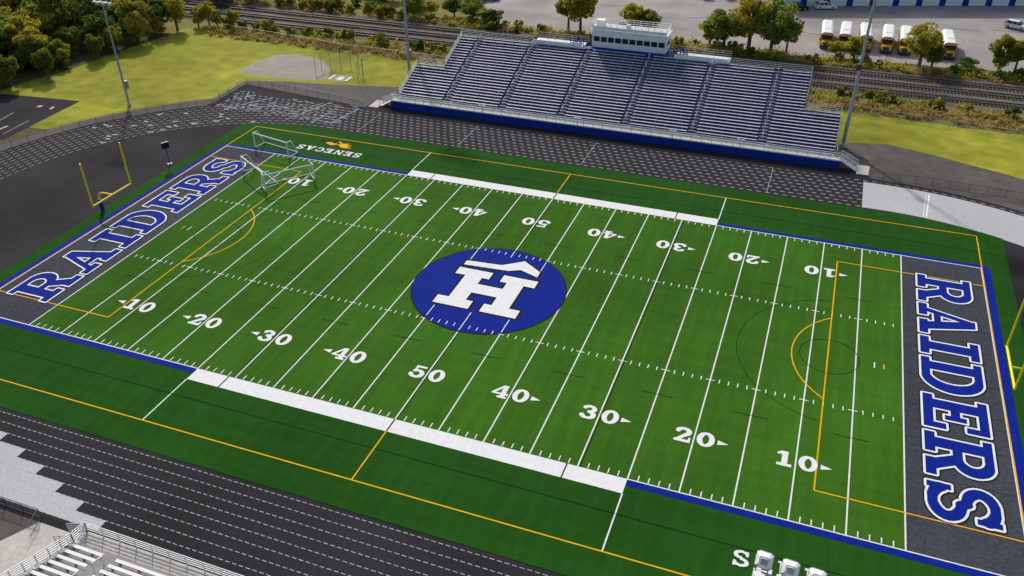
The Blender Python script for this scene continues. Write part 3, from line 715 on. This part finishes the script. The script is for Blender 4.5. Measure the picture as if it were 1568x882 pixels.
def tree_mesh(h,r,ncl,nleaf,m,base=.3,ls=.24):
    ex=MB();top=h*.8
    ex.cyl((0,0,0),(0,0,h*.45),.035*h,.022*h,M_bark,8,False);ex.cyl((0,0,h*.45),(.1*r,0,top),.022*h,.006*h,M_bark,6,False)
    C=[]
    for k in range(ncl):
        while True:
            p=rng.uniform(-1,1,3)
            if .25<np.linalg.norm(p)<1: break
        zc=h*(base+(1-base)*(p[2]*.5+.5));f=math.sqrt(max(.1,1-(p[2]*.85)**2))
        c=np.array([p[0]*r*f*.85,p[1]*r*f*.85,zc*.93])
        rr=r*rng.uniform(.2,.38)
        q=rng.normal(size=(nleaf,3));q/=np.linalg.norm(q,axis=1)[:,None];q*=(rr*rng.uniform(.55,1.08,nleaf)**.6)[:,None];q[:,2]*=.75
        C.append(c+q)
        if k%3==0: ex.cyl((0,0,h*.25+.15*c[2]),tuple(c),.012*h,.004*h,M_bark,5,False)
    C=np.concatenate(C);return quad_mesh('tree_mesh',leaf_quads(C,ls),m,ex)
TM=[tree_mesh(9,3.6,34,90,M_leaf),tree_mesh(8,3.9,30,100,M_leafd),tree_mesh(11,3.8,40,90,M_leaf,.25),tree_mesh(10,4.4,42,90,M_leafd,.22),tree_mesh(7,2.6,24,90,M_leaf,.2,.2)]
SM=[tree_mesh(2.4,1.8,16,60,M_leaf,.05,.16),tree_mesh(1.8,1.5,14,60,M_leafd,.03,.15)]
def tree(name,me,x,y,s=1,sz=1,parent=None):
    o=bpy.data.objects.new(name,me);COL.objects.link(o);o.location=(x,y,0);o.rotation_euler[2]=random.uniform(0,6.28);o.scale=(s,s,s*sz)
    if parent:o.parent=parent
for x,y,k,s,sz in [(-18.7,100.5,0,1.15,1.1),(-22,102.5,0,.9,1),(-8,101,4,1.15,1.0),(-4.5,102,0,.8,.9),(12.0,101.2,3,1.0,.85),(17.0,101.5,2,1.15,.95),(21.5,100.6,3,1.15,1.0),(24.5,101.5,0,.8,1),(9.0,102,4,1.0,.9),
    (37.5,101.5,4,.95,.75),(34,101.8,0,.55,.7),(49.5,101,2,.95,.85),(51.8,101.8,4,.8,.9),(58,102,1,.5,.6),(63.5,102.2,4,1.05,1.1),(66.5,104,0,.8,.9),(-38.5,99.5,1,.65,.7),(-41,100.5,0,.6,.7),(76,104,3,1,1),(-45,103,3,.7,.7),(-50,104,1,.7,.7),(-55,102,0,.6,.7),(-60,106,4,.8,.7),(-53,99,4,.4,.7)]:
    tree('deciduous_tree',TM[k],x,y,s,sz)
wood=empty('woodland')
cnt=0
for i in range(900):
    x=random.uniform(-185,-100);y=random.uniform(22,118)
    xe=-110 if y<32 else (-110+(y-32)*.09 if y<66 else -106)
    if x>xe-2 or (82-2<y<97): continue
    if x<-150 and random.random()<.4: continue
    s=random.uniform(.75,1.25);
    if x>xe-8: s*=.75
    tree('tree',TM[random.choice((0,0,1,2,2,3,4))],x,y,s,random.uniform(.85,1.15),wood);cnt+=1
    if cnt>250: break
for (x,y,s) in [(-107,40,.55),(-108.5,46,.6),(-106,52,.5),(-106.5,58,.6),(-105,63,.65),(-104.5,69,.7),(-104,74,.75),(-101,77.5,.7),(-97,79,.6),(-110,34,.6),(-93,79.5,.4),(-100,80,.6),(-108,66,.9),(-107,72,.9)]:
    tree('tree',TM[random.choice((0,2,4,4,1))],x,y,s,1,wood)
hedge=empty('hedgerow')
for i in range(90):
    x=random.uniform(-175,-45);y=random.uniform(99,116)
    if x>-58-(y-99)*.4: continue
    if i%3==0: tree('tree',TM[random.randrange(5)],x,y,random.uniform(.4,.8),1,hedge)
    else: tree('shrub',SM[random.randrange(2)],x,y,random.uniform(.9,1.7),1,hedge)
for i in range(170):
    x=random.uniform(-95,90);y=random.gauss(79.2,.9) if i%2 else random.gauss(99,.9)
    tree('shrub',SM[random.randrange(2)],x,y,random.uniform(.4,1.1),1,hedge)
def brush(name,x0,x1,y0,y1,ncl,per,h,m,ls=.16):
    C=[]
    for k in range(ncl):
        cx=random.uniform(x0,x1);cy=random.uniform(y0,y1);r=random.uniform(.4,1.3);hh=h*random.uniform(.35,1.1)
        q=rng.normal(size=(per,3))*[r*.55,r*.45,0];q[:,2]=np.abs(rng.normal(size=per))*hh*.5;C.append(q+[cx,cy,0.05])
    me=quad_mesh(name,leaf_quads(np.concatenate(C),ls),m);o=bpy.data.objects.new(name,me);COL.objects.link(o)
brush('dry_brush',-95,110,72.5,77.5,700,40,.9,M_brown)
brush('green_brush',-95,110,75,81,300,45,1.2,M_leaf)
brush('lineside_brush',-60,120,96.5,100.5,380,45,1.3,M_leaf)
brush('lineside_dry_brush',-150,120,96,99,240,40,1.0,M_brown)
brush('track_weeds',-150,120,81,96,260,14,.35,M_leafd,.12)
# ------------------------------------------------------------------ light
el=math.radians(35);hx,hy=.60,-.80
d=Vector((hx*math.cos(el),hy*math.cos(el),-math.sin(el)))
sl=bpy.data.lights.new('sun','SUN');sl.energy=3.0;sl.angle=math.radians(2.5);sl.color=(1,.96,.90)
so=bpy.data.objects.new('sun',sl);COL.objects.link(so);so.rotation_euler=d.to_track_quat('-Z','Y').to_euler();so.location=(0,0,100)
w=bpy.data.worlds.new('World');sc.world=w;w.use_nodes=True
sky=w.node_tree.nodes.new('ShaderNodeTexSky');sky.sky_type='NISHITA';sky.sun_disc=False;sky.sun_elevation=el;sky.sun_rotation=math.atan2(-hx,-hy);sky.air_density=1.0;sky.dust_density=3.0;sky.ozone_density=.6
bg=w.node_tree.nodes['Background'];bg.inputs[1].default_value=.14;w.node_tree.links.new(sky.outputs[0],bg.inputs[0])
# ------------------------------------------------------------------ camera
cam=bpy.data.cameras.new('camera');co=bpy.data.objects.new('camera',cam);COL.objects.link(co)
cam.sensor_width=36;cam.lens=36*1305.45/1568;cam.clip_end=5000;cam.clip_start=.5
co.location=(32.43131,-78.02668,55.46403);co.rotation_euler=(0.99022,0.00759,0.35645)
sc.camera=co
